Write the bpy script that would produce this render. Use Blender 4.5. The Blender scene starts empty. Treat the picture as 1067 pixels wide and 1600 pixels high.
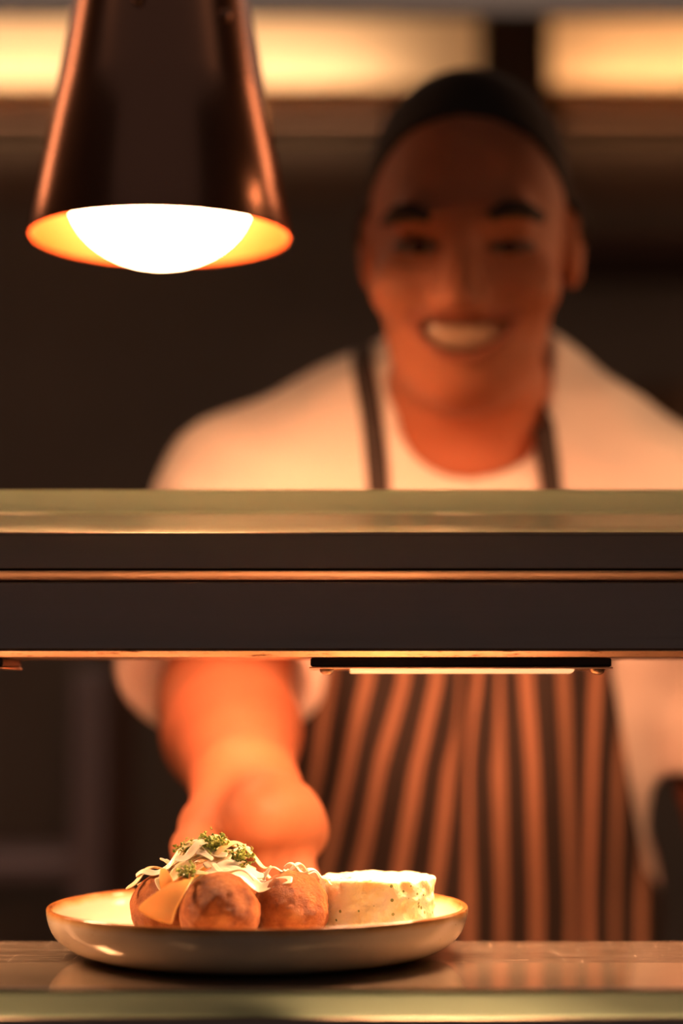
import bpy, bmesh, math, random
import numpy as np
from mathutils import Vector, Matrix, noise as mnoise

random.seed(7)
PI = math.pi
S = bpy.context.scene
COL = S.collection

# ------------------------------------------------------------------ camera
FPX, CW, CH = 3105.0, 1067.0, 1600.0
TH = math.atan(281.0 / FPX)
CAM = Vector((0.0, 0.0, 1.0936))
FW = Vector((0, math.cos(TH), math.sin(TH)))
UP = Vector((0, -math.sin(TH), math.cos(TH)))
RT = Vector((1, 0, 0))


def ray(px, py):
    return FW + RT * ((px - CW / 2) / FPX) + UP * ((CH / 2 - py) / FPX)


def P(px, py, Y):
    d = ray(px, py)
    return CAM + d * (Y / d.y)


cam_data = bpy.data.cameras.new('camera')
cam = bpy.data.objects.new('camera', cam_data)
COL.objects.link(cam)
cam.matrix_world = Matrix(((RT.x, UP.x, -FW.x, CAM.x), (RT.y, UP.y, -FW.y, CAM.y), (RT.z, UP.z, -FW.z, CAM.z), (0, 0, 0, 1)))
cam_data.sensor_fit = 'VERTICAL'
cam_data.sensor_height = 36.0
cam_data.lens = 36.0 * FPX / CH
cam_data.clip_start = 0.02
cam_data.dof.use_dof = True
cam_data.dof.focus_distance = 1.075
cam_data.dof.aperture_fstop = 2.3
S.camera = cam


# ------------------------------------------------------------------ scene helpers
def link(o, parent=None):
    COL.objects.link(o)
    if parent is not None:
        o.parent = parent
        o.matrix_parent_inverse = parent.matrix_world.inverted()
    return o


def tag(o, label=None, cat=None, group=None, kind=None):
    if label: o['label'] = label
    if cat: o['category'] = cat
    if group: o['group'] = group
    if kind: o['kind'] = kind
    return o


def thing(name, label, cat, loc, group=None):
    o = bpy.data.objects.new(name, None)
    o.empty_display_size = 0.02
    o.location = loc
    o.matrix_world = Matrix.Translation(Vector(loc))
    COL.objects.link(o)
    return tag(o, label, cat, group)


def obj(name, me, mats, parent=None, smooth=True):
    """me: bmesh or mesh, in world coordinates."""
    if isinstance(me, bmesh.types.BMesh):
        m = bpy.data.meshes.new(name)
        me.normal_update()
        me.to_mesh(m)
        me.free()
        me = m
    if not isinstance(mats, (list, tuple)): mats = [mats]
    for mt in mats: me.materials.append(mt)
    if smooth:
        me.polygons.foreach_set('use_smooth', [True] * len(me.polygons))
    o = bpy.data.objects.new(name, me)
    return link(o, parent)


def set_origin(o, pt):
    """move a top-level mesh object's origin to pt."""
    pt = Vector(pt)
    o.data.transform(Matrix.Translation(-pt))
    o.location = pt
    o.matrix_world = Matrix.Translation(pt)
    return o


def box(bm, x0, x1, y0, y1, z0, z1, bev=0.0, seg=2):
    r = bmesh.ops.create_cube(bm, size=1.0)
    vs = r['verts']
    for v in vs:
        v.co = Vector((x0 + (v.co.x + .5) * (x1 - x0), y0 + (v.co.y + .5) * (y1 - y0), z0 + (v.co.z + .5) * (z1 - z0)))
    if bev > 0:
        es = list({e for v in vs for e in v.link_edges})
        bmesh.ops.bevel(bm, geom=es, offset=bev, segments=seg, affect='EDGES', profile=0.5)
    return bm


def lathe(bm, prof, c, seg=96, matf=None):
    """prof list of (r,z) from start to end; r==0 ends collapse."""
    rings = []
    for r, z in prof:
        if r < 1e-6:
            rings.append([bm.verts.new((c[0], c[1], c[2] + z))])
        else:
            rings.append([bm.verts.new((c[0] + r * math.cos(2 * PI * k / seg), c[1] + r * math.sin(2 * PI * k / seg), c[2] + z)) for k in range(seg)])
    for i in range(len(rings) - 1):
        a, b = rings[i], rings[i + 1]
        for k in range(seg):
            k2 = (k + 1) % seg
            if len(a) == 1 and len(b) == 1: continue
            if len(a) == 1: f = bm.faces.new((a[0], b[k], b[k2]))
            elif len(b) == 1: f = bm.faces.new((a[k], b[0], a[k2]))
            else: f = bm.faces.new((a[k], b[k], b[k2], a[k2]))
            if matf: f.material_index = matf(i)
    bmesh.ops.recalc_face_normals(bm, faces=bm.faces)
    return bm


def tube(bm, pts, rad, seg=10, caps=True):
    pts = [Vector(p) for p in pts]
    n = len(pts)
    if not isinstance(rad, (list, tuple)): rad = [rad] * n
    rings = []
    ref = Vector((0.13, 0.21, 0.97))
    for i, p in enumerate(pts):
        t = (pts[min(i + 1, n - 1)] - pts[max(i - 1, 0)]).normalized()
        a = t.cross(ref)
        if a.length < 1e-3: a = t.cross(Vector((1, 0, 0)))
        a.normalize()
        b = t.cross(a).normalized()
        rings.append([bm.verts.new(p + (a * math.cos(2 * PI * k / seg) + b * math.sin(2 * PI * k / seg)) * rad[i]) for k in range(seg)])
    for i in range(n - 1):
        for k in range(seg):
            k2 = (k + 1) % seg
            bm.faces.new((rings[i][k], rings[i][k2], rings[i + 1][k2], rings[i + 1][k]))
    if caps:
        bm.faces.new(rings[0][::-1])
        bm.faces.new(rings[-1])
    bmesh.ops.recalc_face_normals(bm, faces=bm.faces)
    return bm


def ribbon(bm, pts, nors, widths, thick, cup=0.0, nw=4):
    """a strip with thickness along pts; nors = surface normals; cup curls the edges up."""
    n = len(pts)
    top, bot = [], []
    for i in range(n):
        t = (pts[min(i + 1, n - 1)] - pts[max(i - 1, 0)]).normalized()
        nn = (nors[i] - t * nors[i].dot(t)).normalized()
        s = t.cross(nn).normalized()
        rt, rb = [], []
        for k in range(nw + 1):
            u = k / nw * 2 - 1
            th = thick * (0.35 + 0.65 * math.sqrt(max(0, 1 - u * u * 0.9)))
            q = pts[i] + s * (u * widths[i] / 2) + nn * (cup * widths[i] * u * u)
            rt.append(bm.verts.new(q + nn * th / 2))
            rb.append(bm.verts.new(q - nn * th / 2))
        top.append(rt)
        bot.append(rb)
    for i in range(n - 1):
        for k in range(nw):
            bm.faces.new((top[i][k], top[i][k + 1], top[i + 1][k + 1], top[i + 1][k]))
            bm.faces.new((bot[i][k + 1], bot[i][k], bot[i + 1][k], bot[i + 1][k + 1]))
        bm.faces.new((top[i][0], top[i + 1][0], bot[i + 1][0], bot[i][0]))
        bm.faces.new((top[i + 1][nw], top[i][nw], bot[i][nw], bot[i + 1][nw]))
    for e, rev in ((0, False), (n - 1, True)):
        for k in range(nw):
            q = (top[e][k], bot[e][k], bot[e][k + 1], top[e][k + 1])
            bm.faces.new(q[::-1] if rev else q)
    bmesh.ops.recalc_face_normals(bm, faces=bm.faces)
    return bm


def extrude_x(bm, prof, x0, x1):
    """closed profile of (y,z) swept along x."""
    a = [bm.verts.new((x0, y, z)) for y, z in prof]
    b = [bm.verts.new((x1, y, z)) for y, z in prof]
    n = len(prof)
    for i in range(n):
        j = (i + 1) % n
        bm.faces.new((a[i], a[j], b[j], b[i]))
    bm.faces.new(a[::-1])
    bm.faces.new(b)
    bmesh.ops.recalc_face_normals(bm, faces=bm.faces)
    return bm


def rounded(prof_box, r, seg=5):
    y0, y1, z0, z1 = prof_box
    out = []
    for cy, cz, a0 in ((y1 - r, z1 - r, 0), (y0 + r, z1 - r, 90), (y0 + r, z0 + r, 180), (y1 - r, z0 + r, 270)):
        for k in range(seg + 1):
            a = math.radians(a0 + 90 * k / seg)
            out.append((cy + r * math.cos(a), cz + r * math.sin(a)))
    return out


# ------------------------------------------------------------------ materials
def mat(name, color, rough=0.5, metal=0.0, spec=0.5, emis=None, estr=0.0, sss=0.0, sss_r=(1, .4, .2), sss_s=0.005, coat=0.0, trans=0.0, sheen=0.0):
    m = bpy.data.materials.new(name)
    m.use_nodes = True
    b = m.node_tree.nodes['Principled BSDF']
    b.inputs['Base Color'].default_value = (*color, 1)
    b.inputs['Roughness'].default_value = rough
    b.inputs['Metallic'].default_value = metal
    b.inputs['Specular IOR Level'].default_value = spec
    if emis:
        b.inputs['Emission Color'].default_value = (*emis, 1)
        b.inputs['Emission Strength'].default_value = estr
    if sss:
        b.inputs['Subsurface Weight'].default_value = sss
        b.inputs['Subsurface Radius'].default_value = sss_r
        b.inputs['Subsurface Scale'].default_value = sss_s
    if coat: b.inputs['Coat Weight'].default_value = coat
    if trans: b.inputs['Transmission Weight'].default_value = trans
    if sheen: b.inputs['Sheen Weight'].default_value = sheen
    return m


class NT:
    def __init__(self, m):
        self.t = m.node_tree
        self.b = self.t.nodes['Principled BSDF']

    def n(self, typ, **kw):
        nd = self.t.nodes.new(typ)
        for k, v in kw.items():
            if k in nd.inputs: nd.inputs[k].default_value = v
            else: setattr(nd, k, v)
        return nd

    def l(self, a, b): self.t.links.new(a, b)

    def coord(self, scale=(1, 1, 1), kind='Object'):
        tc = self.n('ShaderNodeTexCoord')
        mp = self.n('ShaderNodeMapping')
        mp.inputs['Scale'].default_value = scale
        self.l(tc.outputs[kind], mp.inputs['Vector'])
        return mp.outputs['Vector']

    def noise(self, scale, detail=4, vec=None, rough=0.55):
        nd = self.n('ShaderNodeTexNoise')
        nd.inputs['Scale'].default_value = scale
        nd.inputs['Detail'].default_value = detail
        nd.inputs['Roughness'].default_value = rough
        self.l(vec if vec is not None else self.coord(), nd.inputs['Vector'])
        return nd.outputs['Fac']

    def ramp(self, fac, stops):
        r = self.n('ShaderNodeValToRGB')
        e = r.color_ramp.elements
        while len(e) > 1: e.remove(e[-1])
        e[0].position, e[0].color = stops[0][0], (*stops[0][1], 1)
        for p, c in stops[1:]:
            q = e.new(p)
            q.color = (*c, 1)
        self.l(fac, r.inputs['Fac'])
        return r.outputs['Color']

    def mix(self, fac, a, b):
        m = self.n('ShaderNodeMix', data_type='RGBA')
        for s, v in ((m.inputs[0], fac), (m.inputs[6], a), (m.inputs[7], b)):
            if isinstance(v, (int, float)): s.default_value = v
            elif isinstance(v, tuple): s.default_value = (*v, 1)
            else: self.l(v, s)
        return m.outputs[2]

    def math(self, op, a, b=0.0):
        m = self.n('ShaderNodeMath', operation=op)
        for s, v in ((m.inputs[0], a), (m.inputs[1], b)):
            if isinstance(v, (int, float)): s.default_value = v
            else: self.l(v, s)
        return m.outputs[0]

    def bump(self, h, strength=0.3, dist=0.001):
        b = self.n('ShaderNodeBump')
        b.inputs['Strength'].default_value = strength
        b.inputs['Distance'].default_value = dist
        self.l(h, b.inputs['Height'])
        self.l(b.outputs['Normal'], self.b.inputs['Normal'])


M = {}
# skin: brown, a little redder at the lips (attribute painted on the body)
M['skin'] = mat('brown_skin', (.40, .17, .085), .58, spec=.3, sss=.12, sss_s=.006)
t = NT(M['skin'])
at = t.n('ShaderNodeAttribute', attribute_name='lip')
v = t.noise(60, 4)
base = t.mix(v, (.33, .112, .052), (.41, .145, .07))
t.l(t.mix(at.outputs['Fac'], base, (.27, .088, .046)), t.b.inputs['Base Color'])
t.bump(t.noise(900, 2), .1, .0004)
M['hair'] = mat('cropped_black_hair', (.020, .013, .010), .85)
M['teeth'] = mat('ivory_teeth', (.42, .27, .17), .4)
M['eyeball'] = mat('shaded_eye', (.09, .06, .05), .35)  # whites darkened: the shade of the sockets is put into the colour
M['iris'] = mat('dark_iris', (.02, .01, .008), .15)
M['shirt'] = mat('white_cotton', (.78, .73, .66), .85, sheen=.15)
t = NT(M['shirt'])
t.bump(t.noise(22, 5), .55, .010)
M['trousers'] = mat('dark_trousers', (.02, .018, .017), .85)
M['shoe'] = mat('black_shoe', (.015, .015, .015), .4)
M['strap'] = mat('dark_apron_tape', (.035, .026, .022), .8)
M['apron'] = mat('striped_apron', (.02, .015, .013), .85)
t = NT(M['apron'])
uv = t.n('ShaderNodeUVMap', uv_map='stripes')
sx = t.n('ShaderNodeSeparateXYZ')
t.l(uv.outputs['UV'], sx.inputs[0])
fr = t.math('FRACT', sx.outputs['X'])
d = t.math('ABSOLUTE', t.math('SUBTRACT', fr, .5))
c = t.ramp(d, [(0.15, (.30, .165, .10)), (0.19, (.020, .015, .013))])
t.l(c, t.b.inputs['Base Color'])
t.bump(t.noise(1500, 2), .2, .0004)

# metals
M['steel'] = mat('brushed_steel', (.55, .50, .47), .3, 1.0)
t = NT(M['steel'])
vec = t.coord((3, 300, 300))
t.l(t.ramp(t.noise(3, 3, vec), [(.3, (.24,) * 3), (.7, (.38,) * 3)]), t.b.inputs['Roughness'])
M['dark_steel'] = mat('dark_bronzed_steel', (.40, .32, .29), .36, 1.0)
t = NT(M['dark_steel'])
vec = t.coord((2, 250, 250))
t.l(t.ramp(t.noise(3, 4, vec), [(.3, (.28,) * 3), (.7, (.42,) * 3)]), t.b.inputs['Roughness'])
M['bead'] = mat('polished_steel_bead', (1.0, .74, .60), .34, 1.0)
M['lip'] = mat('worn_steel_lip', (.60, .38, .27), .4, 1.0)
t = NT(M['lip'])
sp = t.noise(1, 6, t.coord((60, 420, 420)), .7)
t.l(t.ramp(sp, [(.56, (.62, .40, .28)), (.66, (.20, .07, .03))]), t.b.inputs['Base Color'])
t.l(t.ramp(sp, [(.55, (.38,) * 3), (.66, (.7,) * 3)]), t.b.inputs['Roughness'])
M['worktop'] = mat('scratched_worktop', (.50, .42, .35), .2, 0.6)
t = NT(M['worktop'])
wv = t.coord((4, 40, 1))
streak = t.noise(6, 5, wv, .65)
sc1 = t.noise(1, 3, t.coord((22, 900, 1)), .6)
mus = t.n('ShaderNodeTexNoise')
mus.inputs['Scale'].default_value = 1
mus.inputs['Detail'].default_value = 5
mp = t.n('ShaderNodeMapping')
mp.inputs['Rotation'].default_value = (0, 0, .5)
mp.inputs['Scale'].default_value = (600, 26, 1)
tc = t.n('ShaderNodeTexCoord')
t.l(tc.outputs['Object'], mp.inputs['Vector'])
t.l(mp.outputs['Vector'], mus.inputs['Vector'])
scr = t.math('MAXIMUM', t.math('GREATER_THAN', sc1, .635), t.math('GREATER_THAN', mus.outputs['Fac'], .66))
cb = t.ramp(streak, [(.3, (.13, .10, .078)), (.7, (.25, .20, .155))])
tcw = t.n('ShaderNodeTexCoord')
sxw = t.n('ShaderNodeSeparateXYZ')
t.l(tcw.outputs['Object'], sxw.inputs[0])
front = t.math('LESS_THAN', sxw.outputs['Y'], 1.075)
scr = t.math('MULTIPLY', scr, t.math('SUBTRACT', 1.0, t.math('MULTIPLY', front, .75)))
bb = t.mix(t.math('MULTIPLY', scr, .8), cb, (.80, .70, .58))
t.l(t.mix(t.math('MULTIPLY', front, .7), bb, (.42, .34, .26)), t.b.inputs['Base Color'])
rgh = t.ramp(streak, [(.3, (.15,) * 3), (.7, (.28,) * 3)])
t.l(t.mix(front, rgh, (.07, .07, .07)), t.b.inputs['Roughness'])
t.bump(scr, .25, .0003)
M['copper'] = mat('dark_copper_shade', (.42, .22, .15), .24, 1.0)
M['copper_in'] = mat('warm_copper_lining', (.36, .062, .003), .45, .5)
M['black'] = mat('black_plastic', (.012, .012, .012), .5)
M['bulb'] = mat('glowing_bulb', (1, .9, .75), .3, emis=(1, .47, .22), estr=44.0)
M['lens'] = mat('lit_lamp_lens', (1, .85, .6), .3, emis=(1, .58, .26), estr=.8)
M['housing'] = mat('lamp_housing', (.03, .022, .018), .4, .6)


def glassmat(name, tint, dif, wd, wg):
    m = bpy.data.materials.new(name)
    m.use_nodes = True
    nt = m.node_tree
    nt.nodes.clear()
    out = nt.nodes.new('ShaderNodeOutputMaterial')
    tr = nt.nodes.new('ShaderNodeBsdfTransparent')
    tr.inputs['Color'].default_value = (*tint, 1)
    df = nt.nodes.new('ShaderNodeBsdfDiffuse')
    df.inputs['Color'].default_value = (*dif, 1)
    gl = nt.nodes.new('ShaderNodeBsdfGlossy')
    gl.inputs['Roughness'].default_value = .06
    lw = nt.nodes.new('ShaderNodeFresnel')
    lw.inputs['IOR'].default_value = 1.5
    m1 = nt.nodes.new('ShaderNodeMixShader')
    m1.inputs[0].default_value = wd
    nt.links.new(tr.outputs[0], m1.inputs[1])
    tl = nt.nodes.new('ShaderNodeBsdfTranslucent')
    tl.inputs['Color'].default_value = (*dif, 1)
    m0 = nt.nodes.new('ShaderNodeMixShader')
    m0.inputs[0].default_value = .75
    nt.links.new(df.outputs[0], m0.inputs[1])
    nt.links.new(tl.outputs[0], m0.inputs[2])
    nt.links.new(m0.outputs[0], m1.inputs[2])
    mm = nt.nodes.new('ShaderNodeMath')
    mm.operation = 'MULTIPLY'
    mm.inputs[1].default_value = wg
    nt.links.new(lw.outputs[0], mm.inputs[0])
    m2 = nt.nodes.new('ShaderNodeMixShader')
    nt.links.new(mm.outputs[0], m2.inputs[0])
    nt.links.new(m1.outputs[0], m2.inputs[1])
    nt.links.new(gl.outputs[0], m2.inputs[2])
    nt.links.new(m2.outputs[0], out.inputs[0])
    return m


M['glass'] = glassmat('clear_shelf_glass', (.93, .95, .90), (.5, .6, .45), .02, .8)
M['glass_edge'] = glassmat('green_glass_edge', (.66, .78, .60), (.76, 1.0, .80), .85, 1.2)

# plate glaze: cream with a brown worn rim
M['plate'] = mat('cream_speckled_glaze', (.78, .68, .55), .16, coat=.3)
t = NT(M['plate'])
tc = t.n('ShaderNodeTexCoord')
sx = t.n('ShaderNodeSeparateXYZ')
t.l(tc.outputs['Object'], sx.inputs[0])
wob = t.math('MULTIPLY', t.math('SUBTRACT', t.noise(45, 4), .5), .004)
hgt = t.math('ADD', sx.outputs['Z'], wob)
rimc = t.ramp(t.math('DIVIDE', hgt, .0275), [(.80, (.72, .61, .48)), (.90, (.62, .40, .18)), (.96, (.40, .16, .045)), (1.0, (.30, .11, .03))])
spk = t.ramp(t.noise(520, 2), [(.70, (1, 1, 1)), (.76, (.62, .45, .28))])
mx = t.n('ShaderNodeMix', data_type='RGBA', blend_type='MULTIPLY')
mx.inputs[0].default_value = 1
t.l(rimc, mx.inputs[6])
t.l(spk, mx.inputs[7])
t.l(mx.outputs[2], t.b.inputs['Base Color'])

M['meat'] = mat('browned_meatball', (.5, .2, .08), .48, spec=.4)
t = NT(M['meat'])
t.l(t.ramp(t.noise(85, 6), [(.32, (.24, .055, .012)), (.5, (.50, .155, .040)), (.70, (.72, .30, .10))]), t.b.inputs['Base Color'])
t.bump(t.noise(330, 6, rough=.75), 1.0, .0042)
M['mash'] = mat('mashed_potato', (.88, .78, .50), .55, sss=.3, sss_r=(1, .8, .4), sss_s=.004)
t = NT(M['mash'])
flk = t.n('ShaderNodeTexVoronoi')
flk.inputs['Scale'].default_value = 230
t.l(t.coord(), flk.inputs['Vector'])
mb = t.ramp(t.noise(70, 4), [(.35, (.85, .72, .36)), (.6, (.90, .84, .62))])
gm = t.math('MULTIPLY', t.math('LESS_THAN', flk.outputs['Distance'], .21), t.math('GREATER_THAN', t.noise(40, 2), .47))
t.l(t.mix(gm, mb, (.22, .27, .07)), t.b.inputs['Base Color'])
t.bump(t.noise(260, 6), .7, .002)
M['onion'] = mat('cooked_onion', (.86, .74, .48), .3, sss=.4, sss_r=(1, .8, .5), sss_s=.003, coat=.3)
t = NT(M['onion'])
t.l(t.ramp(t.noise(60, 3), [(.35, (.80, .58, .30)), (.65, (.90, .82, .58))]), t.b.inputs['Base Color'])
M['onion_white'] = mat('pale_onion', (.90, .84, .68), .3, sss=.4, sss_r=(1, .8, .5), sss_s=.003, coat=.3)
M['peel'] = mat('amber_onion_strip', (.85, .45, .15), .28, sss=.4, sss_r=(1, .6, .3), sss_s=.003, coat=.3)
M['herb'] = mat('chopped_green_herb', (.20, .27, .05), .5, sss=.1, sss_s=.002)
t = NT(M['herb'])
t.l(t.ramp(t.noise(240, 2), [(.38, (.11, .21, .03)), (.62, (.42, .52, .12))]), t.b.inputs['Base Color'])

# room
M['wall'] = mat('dark_wall', (.030, .027, .025), .7)
t = NT(M['wall'])
t.l(t.ramp(t.noise(3, 4), [(.3, (.16, .157, .155)), (.7, (.20, .195, .19))]), t.b.inputs['Base Color'])
M['floor'] = mat('dark_floor_tile', (.04, .035, .03), .5)
t = NT(M['floor'])
bt = t.n('ShaderNodeTexBrick')
bt.inputs['Scale'].default_value = 1
bt.inputs['Brick Width'].default_value = .3
bt.inputs['Row Height'].default_value = .3
bt.offset = 0
bt.inputs['Mortar Size'].default_value = .004
bt.inputs['Color1'].default_value = (.045, .035, .03, 1)
bt.inputs['Color2'].default_value = (.04, .033, .03, 1)
bt.inputs['Mortar'].default_value = (.015, .013, .012, 1)
t.l(t.coord(), bt.inputs['Vector'])
t.l(bt.outputs['Color'], t.b.inputs['Base Color'])
M['ceiling'] = mat('dark_ceiling', (.05, .045, .04), .8)
M['hood'] = mat('hood_steel', (.10, .075, .06), .5, .3)
M['hood_in'] = mat('cream_hood_lining', (.75, .66, .52), .6)
M['frost'] = mat('frosted_strip', (.6, .45, .32), .5)
t = NT(M['frost'])
tlc = t.n('ShaderNodeBsdfTranslucent')
tlc.inputs['Color'].default_value = (.6, .42, .28, 1)
mxs = t.n('ShaderNodeMixShader')
mxs.inputs[0].default_value = .55
t.l(t.b.outputs[0], mxs.inputs[1])
t.l(tlc.outputs[0], mxs.inputs[2])
t.l(mxs.outputs[0], t.t.nodes['Material Output'].inputs['Surface'])
M['rack'] = mat('rack_steel', (.10, .058, .048), .6, .2)
M['boxmat'] = mat('brown_tub', (.16, .10, .06), .6)
M['splash'] = mat('brown_splashback', (.17, .13, .11), .6)


# ------------------------------------------------------------------ implicit surfaces -> mesh
def A3(p): return np.array((p[0], p[1], p[2]), np.float32)


def rc(p, a, b, ra, rb):
    a, b = A3(a), A3(b)
    ba = b - a
    pa = p - a
    h = np.clip((pa @ ba) / float(ba @ ba), 0, 1)
    q = pa - h[:, None] * ba
    return np.sqrt((q * q).sum(1)) - (ra + (rb - ra) * h)


def el(p, c, r, R=None):
    q = p - A3(c)
    if R is not None: q = q @ R
    r = A3(r)
    k0 = np.sqrt(((q / r) ** 2).sum(1))
    k1 = np.sqrt(((q / (r * r)) ** 2).sum(1)) + 1e-9
    return k0 * (k0 - 1) / k1


def smin(a, b, k):
    h = np.maximum(k - np.abs(a - b), 0) / k
    return np.minimum(a, b) - h * h * k * .25


def smax(a, b, k): return -smin(-a, -b, k)


def surface(f, lo, hi, h, name='mesh', slack=.02):
    """surface-nets polygonisation of f<0 inside the box, evaluated only near the surface."""
    lo = np.array(lo, np.float32)
    B = 8
    n = np.ceil((np.array(hi) - lo) / h / B).astype(int)
    N = n * B
    ci = np.stack(np.meshgrid(*[np.arange(k) for k in n], indexing='ij'), -1).reshape(-1, 3)
    cc = lo + (ci + .5).astype(np.float32) * (B * h)

    def ev(p):
        out = np.empty(len(p), np.float32)
        for s in range(0, len(p), 400000): out[s:s + 400000] = f(p[s:s + 400000])
        return out
    d = ev(cc.astype(np.float32))
    act = np.abs(d) < B * h * .9 * 1.15 + slack
    F = np.repeat(np.repeat(np.repeat(np.where(d < 0, -1., 1.).astype(np.float32).reshape(n), B, 0), B, 1), B, 2)
    off = np.stack(np.meshgrid(*[np.arange(B)] * 3, indexing='ij'), -1).reshape(-1, 3)
    ai = ci[act]
    for s in range(0, len(ai), 1500):
        idx = (ai[s:s + 1500, None, :] * B + off[None]).reshape(-1, 3)
        F[idx[:, 0], idx[:, 1], idx[:, 2]] = ev((lo + idx * h).astype(np.float32))
    ins = F < 0
    X, Y, Z = [k - 1 for k in F.shape]
    cnt = np.zeros((X, Y, Z), np.int8)
    for dx in (0, 1):
        for dy in (0, 1):
            for dz in (0, 1): cnt += ins[dx:X + dx, dy:Y + dy, dz:Z + dz]
    cells = np.argwhere((cnt > 0) & (cnt < 8))
    acc = np.zeros((len(cells), 3))
    num = np.zeros(len(cells))
    cor = [(a, b, c) for a in (0, 1) for b in (0, 1) for c in (0, 1)]
    for u in cor:
        for w in cor:
            if sum(w) - sum(u) != 1 or any(w[i] < u[i] for i in range(3)): continue
            cu, cw = cells + u, cells + w
            a, b = F[cu[:, 0], cu[:, 1], cu[:, 2]], F[cw[:, 0], cw[:, 1], cw[:, 2]]
            m = (a < 0) != (b < 0)
            tt = np.where(m, a / np.where(m, a - b, 1), 0)
            pp = cu + tt[:, None] * (np.array(w) - np.array(u))
            acc += pp * m[:, None]
            num += m
    V = lo + (acc / num[:, None]) * h
    vid = -np.ones((X, Y, Z), np.int32)
    vid[cells[:, 0], cells[:, 1], cells[:, 2]] = np.arange(len(cells))
    quads = []
    for ax in range(3):
        o1, o2 = [(1, 2), (2, 0), (0, 1)][ax]
        s0 = [slice(None)] * 3
        s1 = [slice(None)] * 3
        s0[ax] = slice(0, -1)
        s1[ax] = slice(1, None)
        a, b = ins[tuple(s0)], ins[tuple(s1)]
        e = np.argwhere(a != b)
        e = e[(e[:, o1] > 0) & (e[:, o2] > 0) & (e[:, o1] < F.shape[o1] - 1) & (e[:, o2] < F.shape[o2] - 1)]
        fl = a[e[:, 0], e[:, 1], e[:, 2]]
        g = []
        for i, j in ((1, 1), (0, 1), (0, 0), (1, 0)):
            q = e.copy()
            q[:, o1] -= i
            q[:, o2] -= j
            g.append(vid[q[:, 0], q[:, 1], q[:, 2]])
        g = np.stack(g, 1)
        g[~fl] = g[~fl][:, ::-1]
        quads.append(g)
    Q = np.concatenate(quads)
    Q = Q[(Q >= 0).all(1)]
    me = bpy.data.meshes.new(name)
    me.vertices.add(len(V))
    me.vertices.foreach_set('co', V.astype(np.float32).ravel())
    me.loops.add(len(Q) * 4)
    me.loops.foreach_set('vertex_index', Q.astype(np.int32).ravel())
    me.polygons.add(len(Q))
    me.polygons.foreach_set('loop_start', np.arange(0, len(Q) * 4, 4, dtype=np.int32))
    me.update(calc_edges=True)
    me.validate()
    return me


# ------------------------------------------------------------------ the room
XW, YB, ZC = 2.2, 3.4, 2.7
def slab(name, *b, m=None, **kw):
    o = obj(name, box(bmesh.new(), *b, **kw), m, smooth=False)
    o['kind'] = 'structure'
    return o
slab('floor', -XW, XW, -1.5, YB, -.05, 0, m=M['floor'])
slab('ceiling', -XW, XW, .9, YB, ZC, ZC + .05, m=M['ceiling'])
slab('wall_back', -XW - .1, XW + .1, YB, YB + .1, -.05, ZC + .05, m=M['wall'])
slab('wall_left', -XW - .1, -XW, -1.5, YB, -.05, ZC + .05, m=M['wall'])
slab('wall_right', XW, XW + .1, -1.5, YB, -.05, ZC + .05, m=M['wall'])
# brown splashback band on the back wall
zb0, zb1 = P(500, 322, YB).z, P(500, 180, YB).z
slab('trim_1', -XW, XW, YB - .012, YB, zb0, zb1 - .035, m=M['splash'])

# extraction canopy: skirt, cream back lining, ledge, divider, lamps
hood = thing('extraction_hood', 'long kitchen extraction canopy with glowing cream lining behind the chef', 'extraction hood', (0, 3.2, P(500, 175, 3.2).z))
z_led = P(500, 181, 3.2).z
LD = .20
z_lin = P(500, 131, YB - LD).z
bm = bmesh.new(); box(bm, -1.6, 1.6, 2.55, 2.57, P(500, 22, 2.55).z, ZC, .003)
obj('front_skirt', bm, M['hood'], hood, False)
bm = bmesh.new(); box(bm, -1.6, 1.6, YB - .06, YB - .012, z_lin - .036, ZC)
obj('lining', bm, M['hood_in'], hood, False)
bm = bmesh.new(); box(bm, -1.6, 1.6, YB - LD + .003, YB - .061, z_lin - .036, z_lin - .031, .001)
obj('ledge', bm, M['rack'], hood, False)
bm = bmesh.new(); box(bm, -1.6, 1.6, YB - LD, YB - LD + .0028, z_lin - .036, z_lin, .0008)
obj('frosted_strip', bm, M['frost'], hood, False)
xa, xb = P(748, 90, YB - LD - .02).x, P(858, 90, YB - LD - .02).x
bm = bmesh.new(); box(bm, xa, xb, YB - LD - .04, YB - LD - .0005, z_lin - .04, ZC, .004)
obj('divider', bm, M['hood'], hood, False)
for px in (-1.59, 1.57):
    bm = bmesh.new(); box(bm, px, px + .02, 2.571, YB - .062, P(500, 22, 2.55).z, ZC)
    obj('side_panel', bm, M['hood'], hood, False)

# shelving unit behind at the left, its upright just visible
rk = thing('shelving_unit', 'dark steel shelving unit standing behind the chef at the lower left', 'shelving', (P(-60, 1300, 2.9).x, 2.9, 0))
xr = P(140, 1200, 2.8).x
xl = xr - .8
for x in (xl, xr):
    for y in (2.8, 3.2):
        bm = bmesh.new(); box(bm, x - .022, x + .022, y - .022, y + .022, 0, 1.12, .004)
        obj('upright', bm, M['rack'], rk, False)
for z in (.25, P(40, 1345, 2.8).z):
    bm = bmesh.new(); box(bm, xl + .022, xr - .022, 2.79, 3.21, z - .025, z, .003)
    obj('shelf', bm, M['rack'], rk, False)

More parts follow.
